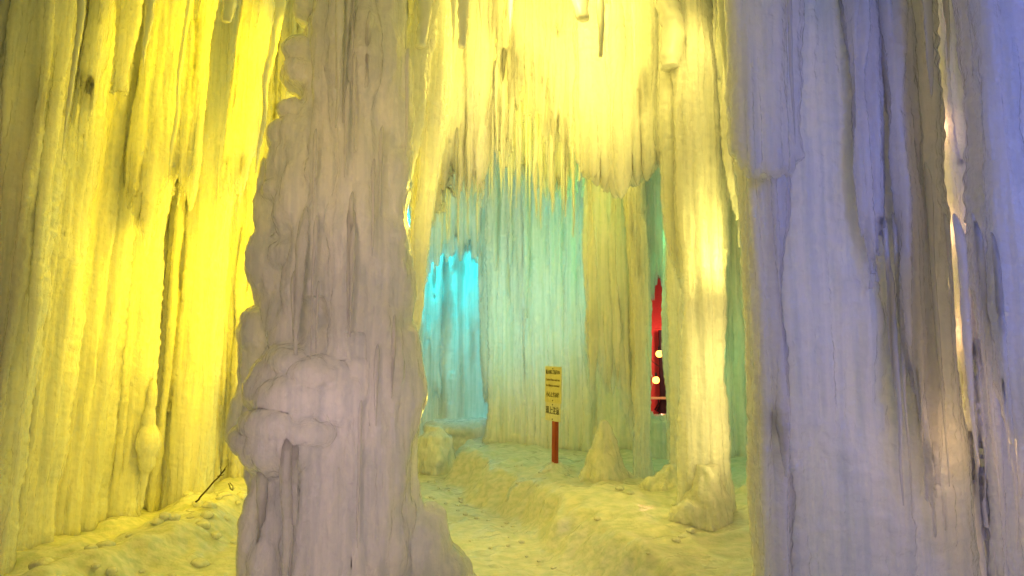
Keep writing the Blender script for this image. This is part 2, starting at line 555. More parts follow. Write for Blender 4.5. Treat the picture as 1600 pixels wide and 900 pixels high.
# ---- 1. the big lumpy front pillar
def front_pillar():
    random.seed(4)
    D = 4.4
    Lf = [(0, 488), (80, 462), (190, 448), (270, 432), (330, 420), (380, 412), (440, 425), (490, 425), (560, 400), (650, 392), (700, 380), (760, 388), (830, 398), (900, 402), (1000, 395)]
    Rt = [(0, 640), (100, 615), (200, 612), (300, 628), (380, 636), (450, 630), (560, 652), (640, 652), (740, 655), (830, 668), (900, 690), (1000, 730)]
    base = P(540, 700, D); base.z = gz(base.x, D)
    root = empty('ice_pillar', (base.x, D, base.z), 'massive lumpy grey lavender ice pillar standing in front beside the path', 'ice pillar')
    s = Soup()
    rings = []
    a = np.linspace(0, 2 * math.pi, 36, endpoint=False)
    for py in np.arange(1010, -260, -12):
        q = min(max(py, 0), 1000)
        l = interp(Lf, q) + 14; r = interp(Rt, q) - 12
        if py < 0: l -= py * -.1; r += py * -.15
        pl = P(l, py, D); pr = P(r, py, D)
        cx = (pl.x + pr.x) / 2; hw = (pr.x - pl.x) / 2
        rings.append(np.stack([cx + hw * np.cos(a), D + hw * .90 * np.sin(a), np.full(36, pl.z)], 1))
    if rings[0][0][2] > rings[-1][0][2]: rings = rings[::-1]
    s.rings(rings)

    def pb(px, py, dx, dy, w, h, d=None):
        """lump at a photo position, dx = metres in front of the axis"""
        c = P(px, py, D - dx)
        k = (D - dx) / 1067
        s.blob((c.x, c.y, c.z), w * k, (d or w) * k, h * k)
    # scalloped left edge
    for px, py, r in [(478, 30, 24), (465, 80, 26), (458, 128, 28), (452, 175, 26), (448, 222, 28), (440, 268, 30), (432, 312, 30),
                      (424, 355, 30), (425, 395, 28), (430, 440, 26), (436, 300, 34), (478, 130, 40), (470, 230, 42)]:
        pb(px + random.uniform(4, 13), py + random.uniform(-8, 8), random.uniform(-.08, .10), 0, r * random.uniform(.9, 1.2), r * random.uniform(.8, 1.5), r * 1.8)
    # shoulder knob on the left
    pb(408, 520, .02, 0, 42, 44); pb(398, 560, .0, 0, 32, 60); pb(420, 610, .02, 0, 34, 70); pb(427, 490, -.02, 0, 22, 24)
    # upper shelf
    pb(455, 566, .34, 0, 44, 34); pb(500, 585, .36, 0, 52, 30); pb(430, 600, .30, 0, 46, 52); pb(530, 620, .34, 0, 48, 46); pb(470, 620, .30, 0, 70, 50)
    # lower shelf
    pb(440, 665, .42, 0, 52, 30); pb(405, 690, .36, 0, 38, 30); pb(478, 676, .44, 0, 44, 26); pb(500, 700, .40, 0, 24, 34); pb(450, 700, .34, 0, 70, 60)
    pb(560, 580, .30, 0, 34, 30)
    # upper front knobs
    for _ in range(26):
        px = random.uniform(440, 620); py = random.uniform(240, 560)
        pb(px, py, random.uniform(.24, .32) * (1 - ((px - 530) / 130) ** 2 * .5), 0, random.uniform(14, 30), random.uniform(24, 70))
    # flowing strands: under shelves to floor
    for px, py0, py1, wd, dx in [(388, 680, 1000, 20, .34), (412, 690, 1000, 20, .42), (466, 700, 1000, 15, .46), (494, 690, 1000, 18, .44), (515, 650, 1000, 24, .38),
                                 (540, 640, 1000, 26, .36), (565, 560, 1000, 24, .36), (588, 420, 1000, 22, .34), (608, 460, 1000, 22, .30),
                                 (628, 500, 1000, 18, .22), (645, 600, 1000, 16, .12), (375, 560, 690, 18, .06), (400, 560, 660, 20, .14), (425, 620, 1000, 16, .40),
                                 (500, -100, 470, 26, .30), (530, -160, 560, 30, .34), (560, -160, 520, 28, .33), (590, -160, 540, 26, .28), (470, 140, 520, 22, .22), (615, -160, 480, 22, .18)]:
        p0 = P(px, py0, D - dx); p1 = P(px, py1, D - dx)
        strand(s, p1.x, D - dx - .045, p0.z, p1.z, wd / 1067 * D * .8, hang=False, wander=.03, rip=.0, dz=.02, root=7)
    for px, py0, r_ in [(560, 520, .20), (600, 480, .17), (520, 640, .20), (470, 660, .18), (430, 680, .15), (560, 80, .18), (600, 60, .15)]:
        p0 = P(px, py0, D - .22); p1 = P(px, 1000 if py0 > 300 else 560, D - .22)
        strand(s, p1.x, D - .22, p0.z, p1.z, r_, hang=False, wander=.01, rip=0, dz=.03, root=2, k=20)
    # hooked drips freezing down over the shelves
    for _ in range(60):
        px = random.uniform(385, 640); py = random.uniform(180, 720); u = (px - 525) / 135
        dx = (.40 if py > 540 else .33) * math.sqrt(max(0, 1 - u * u * .8))
        L = random.uniform(50, 190); wd = random.uniform(10, 24)
        p0 = P(px, py, D - dx); p1 = P(px, py + L, D - dx)
        strand(s, p1.x, D - dx + .03, p0.z, p1.z, wd / 1067 * D * .8, hang=True, wander=.02, rip=.05, dz=.02, root=5, taper=.3)
    # base skirt
    for px, py, w_, h_ in [(690, 905, 44, 60), (660, 870, 50, 80), (700, 950, 60, 60), (640, 960, 80, 50), (420, 960, 60, 50), (520, 980, 90, 40)]:
        pb(px, py, .10, 0, w_, h_)
    me = fuse(s, 'shaft', .0105, 4, [(.3, .3, .035), (.13, .22, .026), (.055, .30, .012), (.06, .06, .009), (.026, .10, .005)], 3)
    link('shaft', me, M_ICE, root, (base.x, D, base.z))
    # free-hanging drips in front of the shaft
    for px, py0, py1, w_, dx in [(438, 680, 960, 15, .60), (466, 340, 555, 14, .50), (456, 680, 820, 14, .58),
                                 (404, 695, 900, 14, .48)]:
        icicle(None, px, D - dx, py0 - 22, py1, w_ * 1.5, parent=root, seed=px, blunt=.25, mat=M_ICE)
    random.seed(61)
    for i in range(22):
        py0 = random.uniform(-60, 700)
        px = random.uniform(420 if py0 > 260 else 485, 640); u = (px - 528) / 140
        dx = .50 * math.sqrt(max(.05, 1 - u * u)) + .05
        if px < 530 and py0 > 480: dx += .10
        icicle(None, px, D - dx, py0, py0 + random.uniform(90, 240), random.uniform(6, 12), parent=root, seed=500 + i, blunt=.2)
    return root
front_pillar()

# ---- 2. left wall, near to far
def left_wall():
    C = curtain
    C('ice_column', 'murky lavender ice column at the far left edge of the photo', 'ice column', (-60, 5.0), (34, 5.2), None, 8, (.06, .12), .35, floor=True, lean=.05, seed=21)
    C('ice_curtain', 'dull olive ice curtain just right of the murky edge column', 'ice curtain', (38, 5.7), (92, 6.0), None, 8, (.05, .10), .3, floor=True, lean=.06, seed=22)
    C('ice_curtain', 'golden ribbed ice curtain with a beaded edge, second from left', 'ice curtain', (92, 6.3), (165, 6.6), None, 10, (.05, .10), .3, floor=True, lean=.06, seed=23)
    C('ice_column', 'broad smooth yellow ice column left of the drooping ice bulb', 'ice column', (160, 6.7), (222, 6.9), None, 9, (.06, .11), .3, floor=True, lean=.05, seed=24)
    C('ice_column', 'pinched yellow ice column ending above a dark hollow', 'ice column', (206, 7.3), (256, 7.4), None, 6, (.05, .10), .3, floor=True, lean=.04, seed=25, hang_mix=.5)
    C('ice_column', 'thick bright yellow ice column right of the dark hollow', 'ice column', (262, 7.4), (330, 7.6), None, 9, (.07, .12), .3, floor=True, lean=.03, seed=26)
    C('ice_curtain', 'dazzling yellow ice sheet close behind the lumpy pillar', 'ice curtain', (332, 8.3), (470, 8.6), None, 16, (.06, .11), .4, floor=True, lean=.02, seed=27, hang_mix=.3)
    # continuous back sheet behind the columns
    C('ice_wall', 'deep olive and yellow ice wall behind the left columns', 'ice wall', (-300, 7.6), (505, 10.6), None, 56, (.12, .20), .3, floor=True, lean=.02, seed=28, mat=M_FAR, voxel=.035)
    # hanging curtains in front of the columns
    C('hanging_curtain', 'pinkish grey hanging ice sheet with a pointed tip near the upper left', 'ice curtain', (112, 5.4), (150, 5.5), [(110, 180), (128, 290), (150, 130)], 6, (.035, .06), .12, lean=.07, seed=31)
    C('hanging_curtain', 'long lavender ribbon of ice running down from the top left corner', 'ice curtain', (52, 5.3), (84, 5.4), [(50, 430), (84, 330)], 5, (.03, .06), .12, lean=.07, seed=32)
    C('hanging_curtain', 'square-ended yellow hanging ice block below the top left edge', 'ice curtain', (172, 5.7), (196, 5.7), [(170, 150), (196, 150)], 5, (.035, .05), .08, lean=.05, seed=33, taper=.08, jitter=.03)
    C('hanging_curtain', 'ragged yellow hanging sheet over the middle of the left wall', 'ice curtain', (196, 6.4), (300, 6.6), [(196, 330), (230, 430), (262, 300), (300, 360)], 12, (.04, .07), .2, lean=.05, seed=34)
    C('hanging_curtain', 'narrow glowing yellow hanging sheet beside the lumpy pillar', 'ice curtain', (345, 7.0), (400, 7.1), [(345, 300), (372, 330), (400, 250)], 9, (.04, .07), .2, lean=.07, seed=35)
    icicle('long brown pink icicle hanging against the bright yellow sheet', 398, 6.0, None, 270, 17, lean=.10, seed=1)
    icicle('stubby pale icicle with a hooked tip at the upper left', 226, 5.4, None, 104, 15, lean=.0, seed=2)
    icicle('short flat grey icicle under the top edge above the yellow sheet', 356, 5.6, None, 32, 22, seed=3, blunt=.7)
    icicle('slim gold icicle dangling before the yellow hanging sheet', 262, 5.9, None, 290, 10, lean=.06, seed=4)
    icicle('slim olive icicle left of the dark green cleft', 96, 4.95, None, 250, 12, lean=.06, seed=5)
    # drooping bulb
    s = Soup()
    D = 6.9
    for px, py, w_, h_ in [(232, 655, 12, 28), (231, 690, 20, 30), (228, 715, 15, 26), (224, 745, 8, 26), (222, 772, 5, 26), (236, 620, 10, 30)]:
        c = P(px, py, D); k = D / 1067
        s.blob(tuple(c), w_ * k, w_ * k, h_ * k)
    me = fuse(s, 'ice_bulb', .012, 3, DISP_FINE, 2)
    c = P(232, 620, D)
    tag(link('ice_bulb', me, M_ICE, None, c), 'drooping pear-shaped ice bulb with a thin stem at the wall foot', 'ice bulb')
left_wall()

def mound(name, label, cat, top, foot, D, widths, seed, mat, base=None, disp=None, extra=()):
    """uneven cone of frozen drips: widths in photo px, foot to top"""
    random.seed(seed)
    s = Soup()
    a = P(top[0], top[1], D); b = P(foot[0], foot[1], D)
    zz = np.linspace(b.z - .05, a.z, 28); t = (zz - b.z) / (a.z - b.z)
    k = D / 1067
    rr = np.interp(t, np.linspace(0, 1, len(widths)), widths) * k
    s.tube(np.stack([b.x + (a.x - b.x) * t + .012 * np.sin(t * 9 + seed), np.full(28, D), zz], 1), rr, k=26)
    w0 = widths[0]
    for _ in range(9):
        u = random.uniform(-.9, .9); h = random.uniform(.0, .5)
        c = P(foot[0] + u * w0, foot[1] - h * (foot[1] - top[1]) * .5, D - random.uniform(-.3, .6) * w0 * k)
        r = random.uniform(.18, .42) * w0 * k
        s.blob(tuple(c), r * 1.2, r, r * random.uniform(.6, 1.5))
    for c_ in extra:
        c = P(c_[0], c_[1], D + c_[4]); s.blob(tuple(c), c_[2] * k, c_[2] * k, c_[3] * k)
    for _ in range(16):
        q = random.uniform(-2.8, -.3); h = random.uniform(.25, .9)
        r_ = float(np.interp(h, np.linspace(0, 1, len(widths)), widths)) * k
        x0 = b.x + (a.x - b.x) * h + r_ * math.cos(q) * .9; y0 = D + r_ * math.sin(q) * .9
        x1 = b.x + w0 * k * math.cos(q); y1 = D + w0 * k * math.sin(q)
        zz2 = np.linspace(b.z - .03, b.z + (a.z - b.z) * h, 12); t2 = np.linspace(1, 0, 12)
        rr2 = np.linspace(.16, .07, 12) * w0 * k * random.uniform(.6, 1.2)
        s.tube(np.stack([x0 + (x1 - x0) * t2 ** 1.3, y0 + (y1 - y0) * t2 ** 1.3, zz2], 1), rr2, k=10)
    me = fuse(s, name, .0014 * D, 2, disp or [(.12, .22, .035), (.05, .09, .014), (.025, .03, .005)], seed)
    return tag(link(name, me, mat, None, (b.x, D, b.z if base is None else base)), label, cat)


# ---- 3. centre
def centre():
    C = curtain
    C('hanging_curtain', 'slanting pale yellow ice sheet fused to the right of the lumpy pillar', 'ice curtain', (628, 5.6), (672, 5.7), [(615, 560), (640, 600), (660, 470), (672, 400)], 9, (.04, .08), .2, lean=.07, seed=41)
    C('hanging_curtain', 'tan brown crusty ice slab hanging right beside the lumpy pillar top', 'ice curtain', (622, 4.9), (668, 5.0), [(620, 330), (645, 300), (668, 130)], 7, (.04, .07), .15, lean=.05, seed=42)
    C('hanging_curtain', 'pale yellow hanging sheet over the left of the turquoise opening', 'ice curtain', (668, 6.6), (730, 6.9), [(665, 410), (690, 350), (705, 320), (730, 290)], 12, (.035, .065), .2, lean=.05, seed=43)
    C('hanging_curtain', 'bright yellow ragged ice curtain with the lowest central tongue', 'ice curtain', (716, 6.8), (800, 6.9), [(716, 290), (740, 335), (752, 345), (768, 240), (800, 265)], 16, (.035, .065), .25, lean=.02, seed=44, jitter=.35, taper=.8)
    C('hanging_curtain', 'light yellow ice curtain with long combed points above the opening', 'ice curtain', (792, 6.9), (905, 6.9), [(792, 250), (815, 200), (850, 260), (880, 290), (905, 300)], 20, (.035, .065), .3, lean=.0, seed=45, jitter=.6, taper=.9)
    C('hanging_curtain', 'massive smooth pale yellow ice block with a rounded underside', 'ice curtain', (908, 6.2), (1036, 6.1), [(905, 280), (935, 290), (970, 315), (1000, 290), (1036, 262)], 20, (.06, .11), .3, seed=46, jitter=.04, taper=.15, smooth=5)
    C('ice_column', 'brightest pale yellow ice column reaching the floor right of the slot', 'ice column', (1074, 5.75), (1126, 5.75), None, 9, (.04, .07), .10, floor=True, seed=47, loosep=.12, flare=.5)
    C('hanging_curtain', 'tall pale yellow sheet joined above the brightest column', 'ice curtain', (1048, 5.9), (1138, 5.9), [(1048, 420), (1062, 470), (1100, 560), (1125, 560), (1138, 380)], 18, (.05, .08), .07, seed=48, jitter=.3)
    C('hanging_curtain', 'thin pale yellow fringe between the brightest column and grey slab', 'ice curtain', (1140, 5.6), (1180, 5.6), [(1140, 300), (1160, 420), (1180, 440)], 7, (.025, .045), .12, seed=49)
    # layers farther in
    C('hanging_curtain', 'green tinted middle ice curtain with squared lower tips', 'ice curtain', (765, 8.2), (915, 8.0), [(765, 230), (790, 250), (810, 300), (840, 315), (870, 325), (915, 320)], 24, (.035, .07), .3, seed=51, jitter=.3, mat=M_FAR)
    C('ice_curtain', 'tall creamy ice curtain with fringed foot above the snow mound', 'ice curtain', (922, 7.7), (1012, 7.7), [(922, 700), (935, 600), (960, 640), (985, 700), (1012, 690)], 18, (.04, .075), .25, seed=52, jitter=.7, mat=M_FAR)
    C('ice_column', 'slender rippled ice column on the left lip of the red slot', 'ice column', (990, 7.5), (1014, 7.5), None, 4, (.03, .05), .12, floor=True, seed=53)
    C('ice_column', 'slender greenish ice column on the right lip of the red slot', 'ice column', (1052, 7.2), (1078, 7.2), None, 6, (.04, .065), .2, floor=True, seed=54)
    C('ice_column', 'smooth green ice column narrowing upward beside the red slot', 'ice column', (1047, 8.2), (1060, 8.2), None, 3, (.04, .06), .12, floor=True, seed=55)
    C('ice_curtain', 'green ice curtain in the gap before the grey slab', 'ice curtain', (1118, 8.6), (1210, 8.6), None, 12, (.07, .11), .3, floor=True, seed=56, mat=M_FAR)
    C('ice_wall', 'broad dull green ice wall standing on the bank behind the sign', 'ice wall', (765, 10.3), (1000, 9.2), None, 34, (.07, .13), .35, floor=True, seed=57, mat=M_FAR)
    C('ice_wall', 'glowing turquoise ice wall at the end of the path', 'ice wall', (330, 13.2), (820, 12.4), None, 50, (.10, .18), .4, floor=True, seed=58, mat=M_FAR, voxel=.04)
    C('hanging_curtain', 'turquoise arched ice fringe hanging in the far recess', 'ice curtain', (640, 10.8), (800, 10.6), [(640, 540), (655, 455), (685, 425), (720, 412), (748, 425), (756, 640), (800, 700)], 24, (.05, .09), .3, seed=59, jitter=.25, mat=M_FAR)
    C('ice_wall', 'dim pale ice wall far behind the right columns', 'ice wall', (1090, 10.6), (1700, 9.2), None, 34, (.16, .26), .4, floor=True, seed=60, mat=M_FAR, voxel=.05)
    C('ice_wall', 'dim ice wall behind the foggy green wall left of the slot', 'ice wall', (860, 11.4), (985, 11.2), None, 14, (.14, .2), .4, floor=True, seed=61, mat=M_FAR, voxel=.05)
    # single icicles near the top edge
    for i, (px, D, py1, w_, bl, lab) in enumerate([
        (524, 3.75, 200, 14, .15, 'long tan icicle hanging down the face of the lumpy pillar'),
        (576, 4.2, 45, 12, .1, 'short tan icicle at the top centre of the lumpy pillar'),
        (618, 4.5, 96, 18, .7, 'thick blunt tan icicle left of the crusty tan slab'),
        (632, 4.6, 105, 9, .1, 'thin dark tan icicle right beside the thick blunt tan one'),
        (660, 4.8, 72, 24, .8, 'stumpy square tan icicle at the top of the crusty slab'),
        (722, 5.0, 74, 18, .7, 'blunt tan icicle before the bright yellow curtain'),
        (708, 5.1, 72, 8, .05, 'needle-thin tan icicle left of the blunt one on yellow'),
        (796, 5.2, 64, 10, .05, 'small sharp tan icicle above the green opening'),
        (752, 5.2, 42, 7, .05, 'tiny tan icicle between the blunt and the small sharp ones'),
        (908, 5.0, 30, 26, .8, 'wide stumpy pale icicle above the smooth yellow block'),
        (940, 5.0, 88, 13, .5, 'pale orange icicle right of the wide stumpy one'),
        (1048, 5.72, 106, 36, .9, 'broad pinkish square-ended icicle on the pale yellow sheet'),
        (1136, 4.4, 165, 20, .05, 'long tan icicle with a bulbous root left of the grey slab'),
        (1146, 4.5, 280, 9, .05, 'beaded hair-thin icicle along the grey slab edge'),
    ]):
        icicle(lab, px, D, None, py1, w_, seed=100 + i, blunt=bl)
    # fringe of the opening
    random.seed(404)
    fr = []
    for i in range(46):
        px = random.uniform(668, 905)
        yb = interp([(668, 400), (700, 340), (728, 330), (752, 335), (775, 270), (800, 300), (830, 320), (870, 330), (905, 320)], px)
        fr.append((px, random.uniform(6.6, 7.3), yb - random.uniform(110, 180), yb + random.uniform(-20, 52), random.uniform(4, 9)))
    for i, (px, D, py0, py1, w_) in enumerate(fr):
        icicle('thin pale icicle in the fringe hanging over the turquoise and green opening', px, D, py0, py1, w_, seed=200 + i, blunt=.12, group='icicles fringing the opening', mat=M_FAR)
    mound('ice_mound', 'pale conical ice mound on the bank right of the sign', 'ice mound', (941, 656), (945, 765), 7.2, [42, 36, 29, 20, 15, 6], 6, M_SNOW)
    # close the slot above and below
    C('hanging_curtain', 'dark green hanging ice sheet closing the top of the red slot', 'ice curtain', (985, 9.6), (1085, 9.6), [(985, 500), (1022, 470), (1032, 432), (1040, 470), (1085, 520)], 10, (.06, .09), .2, seed=62, jitter=.05, mat=M_FAR)
    C('ice_heap', 'pale green ice stump closing the bottom of the red slot', 'ice heap', (1008, 8.9), (1056, 8.9), None, 9, (.10, .14), .1, floor=True, loosep=0, seed=63, mat=M_FAR, top=[(1000, 630), (1028, 662), (1056, 640)])
    mound('ice_boulder', 'rounded turquoise ice boulder at the far end of the path', 'ice boulder', (682, 668), (680, 736), 9.9, [36, 37, 33, 25, 10], 7, M_SNOW, disp=[(.25, .25, .07), (.10, .10, .03), (.05, .05, .01)])
    s = Soup(); D = 11.4
    for px, py, w_, h_ in [(715, 672, 46, 16), (745, 680, 40, 26), (690, 668, 30, 12), (720, 695, 50, 28)]:
        c = P(px, py, D); k = D / 1067
        s.blob(tuple(c), w_ * k, w_ * k * .8, h_ * k)
    me = fuse(s, 'snow_ledge', .02, 3, [(.2, .2, .03), (.06, .06, .01)], 8)
    c = P(715, 700, D)
    tag(link('snow_ledge', me, M_SNOW, None, (c.x, D, 0)), 'snow-topped ice ledge beneath the turquoise wall', 'ice ledge')
    mound('ice_heap', 'knobbly ice heap at the foot of the brightest yellow column', 'ice heap', (1104, 725), (1104, 815), 5.72, [44, 32, 25, 21, 17], 13, M_SNOW)
    mound('ice_heap', 'low snowy ice heap left of the brightest yellow column', 'ice heap', (1050, 728), (1048, 768), 6.6, [44, 36, 26, 18, 10], 14, M_SNOW)
centre()

# ---- 4. right masses
def right():
    C = curtain
    C('hanging_slab', 'flat lavender hanging ice slab ending in a ragged edge halfway up the photo', 'ice slab', (1160, 3.45), (1236, 3.5), [(1150, 268), (1190, 288), (1236, 280)], 10, (.05, .08), .12, seed=71, mat=M_SOFT, taper=.08, jitter=.02, disp=DISP_FINE, smooth=5)
    C('ice_pillar', 'huge blue grey ice pillar filling the right foreground', 'ice pillar', (1200, 3.85), (1470, 3.8), None, 36, (.08, .14), .13, floor=True, loosep=.05, seed=72, mat=M_SOFT, disp=DISP_FINE, smooth=5, flare=.1)
    C('ice_column', 'smooth grey mauve ice column under the ragged lavender slab', 'ice column', (1186, 3.7), (1216, 3.7), None, 6, (.05, .08), .2, floor=True, seed=73, mat=M_SOFT, disp=DISP_FINE, smooth=5, top=[(1100, 250), (1300, 250)], flare=.1)
    C('ice_column', 'amber lit ice column seen in the gap between the two blue masses', 'ice column', (1486, 4.6), (1545, 4.6), None, 8, (.04, .07), .2, floor=True, seed=74)
    C('hanging_slab', 'dark blue hanging ice mass along the right edge of the photo', 'ice slab', (1586, 3.1), (1705, 3.1), [(1530, 470), (1560, 560), (1600, 780), (1680, 840)], 16, (.06, .10), .3, seed=75, mat=M_SOFT, jitter=.15, disp=DISP_FINE, smooth=5)
    C('hanging_curtain', 'blue hanging ice sheet with a curling lower tip on the big pillar', 'ice curtain', (1346, 3.66), (1384, 3.66), [(1340, 300), (1366, 470), (1390, 380)], 7, (.035, .06), .1, seed=76, mat=M_SOFT, disp=DISP_FINE)
    C('hanging_curtain', 'grey blue tapering ice sheet reaching low beside the amber gap', 'ice curtain', (1420, 3.64), (1470, 3.64), [(1420, 560), (1450, 760), (1470, 860), (1486, 640)], 8, (.03, .055), .12, seed=77, mat=M_SOFT, disp=DISP_FINE)
    C('ice_column', 'rippled amber ice column low at the right behind shiny icicles', 'ice column', (1488, 4.3), (1600, 4.2), None, 12, (.035, .06), .2, floor=True, seed=78, loosep=0, flare=.1)
    for i, (px, D, py0, py1, w_, lab) in enumerate([
        (1412, 3.66, 400, 790, 13, 'shiny wet amber icicle on the face of the big blue pillar'),
        (1398, 3.66, 330, 620, 9, 'short honey coloured icicle above the shiny wet amber one'),
        (1527, 3.12, 330, 730, 17, 'ringed glossy icicle under the right-edge blue mass'),
        (1482, 3.60, 250, 760, 10, 'thin beaded amber icicle left of the ringed glossy one'),
        (1562, 3.08, 340, 800, 12, 'bluish glossy icicle right of the ringed one'),
        (1458, 3.4, None, 150, 16, 'slate blue icicle with a needle tip at the upper right'),
        (1484, 3.6, None, 105, 10, 'small brown icicle beside the amber gap top'),
        (1242, 3.4, None, 225, 8, 'glinting thread-like icicle along the lavender slab side'),
        (1592, 3.0, 360, 860, 12, 'cold blue icicle at the lower right corner'),
        (1502, 3.6, 330, 690, 8, 'stout glossy icicle between the amber gap and the ringed icicle'),
        (1546, 3.1, 330, 670, 9, 'short wet icicle right of the ringed glossy one'),
        (1440, 3.62, 380, 700, 8, 'short amber rimmed icicle on the tapering grey blue sheet'),
        (1426, 3.64, 330, 810, 8, 'long dull icicle just right of the shiny wet amber one'),
        (1577, 3.05, 330, 720, 9, 'steel blue icicle tucked under the right-edge blue mass'),
    ]):
        icicle(lab, px, D, py0, py1, w_, seed=300 + i, blunt=.12, mat=M_SOFT if px > 1500 else None)
right()

# ---- 5. sign on the bank
def box(s, c, h):
    pass


def box_mesh(name, w_, d, h, bev=.004):
    import bmesh
    bm = bmesh.new()
    bmesh.ops.create_cube(bm, size=1)
    bmesh.ops.scale(bm, vec=(w_, d, h), verts=bm.verts)
    bmesh.ops.bevel(bm, geom=bm.edges[:], offset=bev, segments=2, affect='EDGES')
    me = bpy.data.meshes.new(name); bm.to_mesh(me); bm.free()
    return me


def text_mesh(body, size, name, width=None):
    c = bpy.data.curves.new('t', 'FONT'); c.body = body; c.size = size; c.extrude = .0008
    c.align_x = 'CENTER'; c.align_y = 'CENTER'; c.offset = size * .012
    o = bpy.data.objects.new('t', c); COL.objects.link(o)
    dg = bpy.context.evaluated_depsgraph_get()
    me = bpy.data.meshes.new_from_object(o.evaluated_get(dg)); me.name = name
    bpy.data.objects.remove(o)
    me.transform(Matrix.Rotation(math.pi / 2, 4, 'X'))
    if width and len(me.vertices):
        xs = [v.co.x for v in me.vertices]; k = width / (max(xs) - min(xs))
        me.transform(Matrix.Diagonal((k, 1, 1, 1)))
    return me


def sign():
    D = 7.7
    foot = P(867, 729, D)
    z0 = gz(foot.x, D)
    root = empty('warning_sign', (foot.x, D, z0), 'yellow warning sign with black Japanese lettering on a red wooden post', 'sign')
    root.rotation_euler.z = math.radians(-57)
    root.rotation_euler.y = math.radians(1.5)

    def add(name, me, mat, loc, parent=root):
        me.materials.clear(); me.materials.append(mat)
        o = bpy.data.objects.new(name, me); COL.objects.link(o); o.parent = parent; o.location = loc
        return o
    H = P(867, 574, D).z - z0
    add('post', box_mesh('post', .075, .045, H + .1, .006), M_POST, (0, .0, H / 2 - .06))
    ph = .40; lh = .20; pw = .30
    up = add('upper_board', box_mesh('upper_board', pw, .012, ph, .003), M_PANEL, (0, -.033, H - ph / 2 + .01))
    lo = add('lower_board', box_mesh('lower_board', pw * .93, .010, lh, .003), M_PAPER, (-.005, -.031, H - ph - lh / 2 + .01))
    for txt, sz, z, m, wd in [('頭上の氷にご注意下さい', .05, .135, M_BLACK, .255), ('Caution! Please watch out', .034, .052, M_OLIVE, .25), ('for falling ice overhead', .034, -.012, M_OLIVE, .24), ('小心上方冰柱', .062, -.115, M_BLACK, .24)]:
        add('lettering', text_mesh(txt, sz, 'lettering', wd), m, (0, -.0075, z), up)
    add('lettering', text_mesh('頭上注意', .088, 'lettering', .25), M_BLACK, (0, -.0065, .01), lo)
    for zz, par in ((.175, up), (-.175, up), (.08, lo), (-.08, lo)):
        s = Soup(); s.blob((0, 0, 0), .008, .004, .008, 10, 6)
        add('bolt', s.mesh('bolt'), M_WIRE, (0, -.008, zz), par)
    mound('snow_collar', 'small heap of packed snow round the foot of the sign post', 'snow heap', (867, 722), (868, 742), 7.7, [26, 22, 15, 8], 17, M_SNOW)
sign()

# ---- 6. twig, hook, scattered ice
def rod(soup, a, b, r0, r1, k=8, n=10, wob=.004):
    a = Vector(a); b = Vector(b); d = (b - a).normalized()
    u = d.cross(Vector((0, 1, 0)));
    if u.length < .1: u = d.cross(Vector((1, 0, 0)))
    u.normalize(); v = d.cross(u)
    ang = np.linspace(0, 2 * math.pi, k, endpoint=False)
    rings = []
    for i in range(n):
        t = i / (n - 1)
        c = a.lerp(b, t) + u * random.uniform(-wob, wob) + v * random.uniform(-wob, wob)
        r = r0 + (r1 - r0) * t
        rings.append(np.array([list(c + u * r * math.cos(q) + v * r * math.sin(q)) for q in ang]))
    soup.rings(rings)


def twig():
    random.seed(2)
    D = 6.9
    a = P(306, 785, D); b = P(352, 733, D + .1)
    b2 = P(346, 739, D + .09)
    s = Soup()
    rod(s, a, b, .009, .007, n=14)
    rod(s, b2, P(355, 728, D + .05), .006, .003, n=5)
    rod(s, b2, P(345, 729, D + .05), .006, .003, n=5)
    rod(s, P(340, 744, D + .07), P(350, 742, D), .005, .003, n=5)
    me = s.mesh('twig'); smooth_shade(me)
    tag(link('twig', me, M_WOOD, None, a), 'thin dark forked twig leaning out of the yellow snow', 'twig')
    s = Soup(); pts = [P(357, 755, D - .1), P(361, 765, D - .1), P(364, 766, D - .1), P(364, 760, D - .1), P(359, 754, D - .1)]
    for p, q in zip(pts, pts[1:]): rod(s, p, q, .004, .004, n=4, wob=0)
    me = s.mesh('wire_hook')
    tag(link('wire_hook', me, M_WIRE, None, pts[0]), 'small dark wire loop in the snow right of the twig', 'wire')
twig()


def chunk(px, py, D, w_, label, group=None, seed=0):
    import bmesh
    random.seed(seed)
    c = P(px, py, D); r = w_ / 1067 * D / 2
    bm = bmesh.new()
    bmesh.ops.create_icosphere(bm, subdivisions=2, radius=r)
    for v in bm.verts:
        n = v.co.normalized()
        q = np.array([[n.x * 1.3 + seed, n.y * 1.3, n.z * 1.3]])
        v.co *= 1 + .38 * float(vnoise(q, seed)[0])
        v.co.z *= .62
    me = bpy.data.meshes.new('ice_chunk'); bm.to_mesh(me); bm.free()
    sub = bpy.data.objects.new('tmp', me); COL.objects.link(sub)
    md = sub.modifiers.new('s', 'SUBSURF'); md.levels = 1
    dg = bpy.context.evaluated_depsgraph_get()
    m2 = bpy.data.meshes.new_from_object(sub.evaluated_get(dg)); bpy.data.objects.remove(sub)
    smooth_shade(m2); m2.name = 'ice_chunk'
    m2.materials.clear(); m2.materials.append(M_SNOW)
    o = bpy.data.objects.new('ice_chunk', m2); COL.objects.link(o)
    z = gz(c.x, D)
    o.location = (c.x, D, z + r * .35); o.rotation_euler.z = random.uniform(0, 6)
    return tag(o, label, 'ice chunk', group)


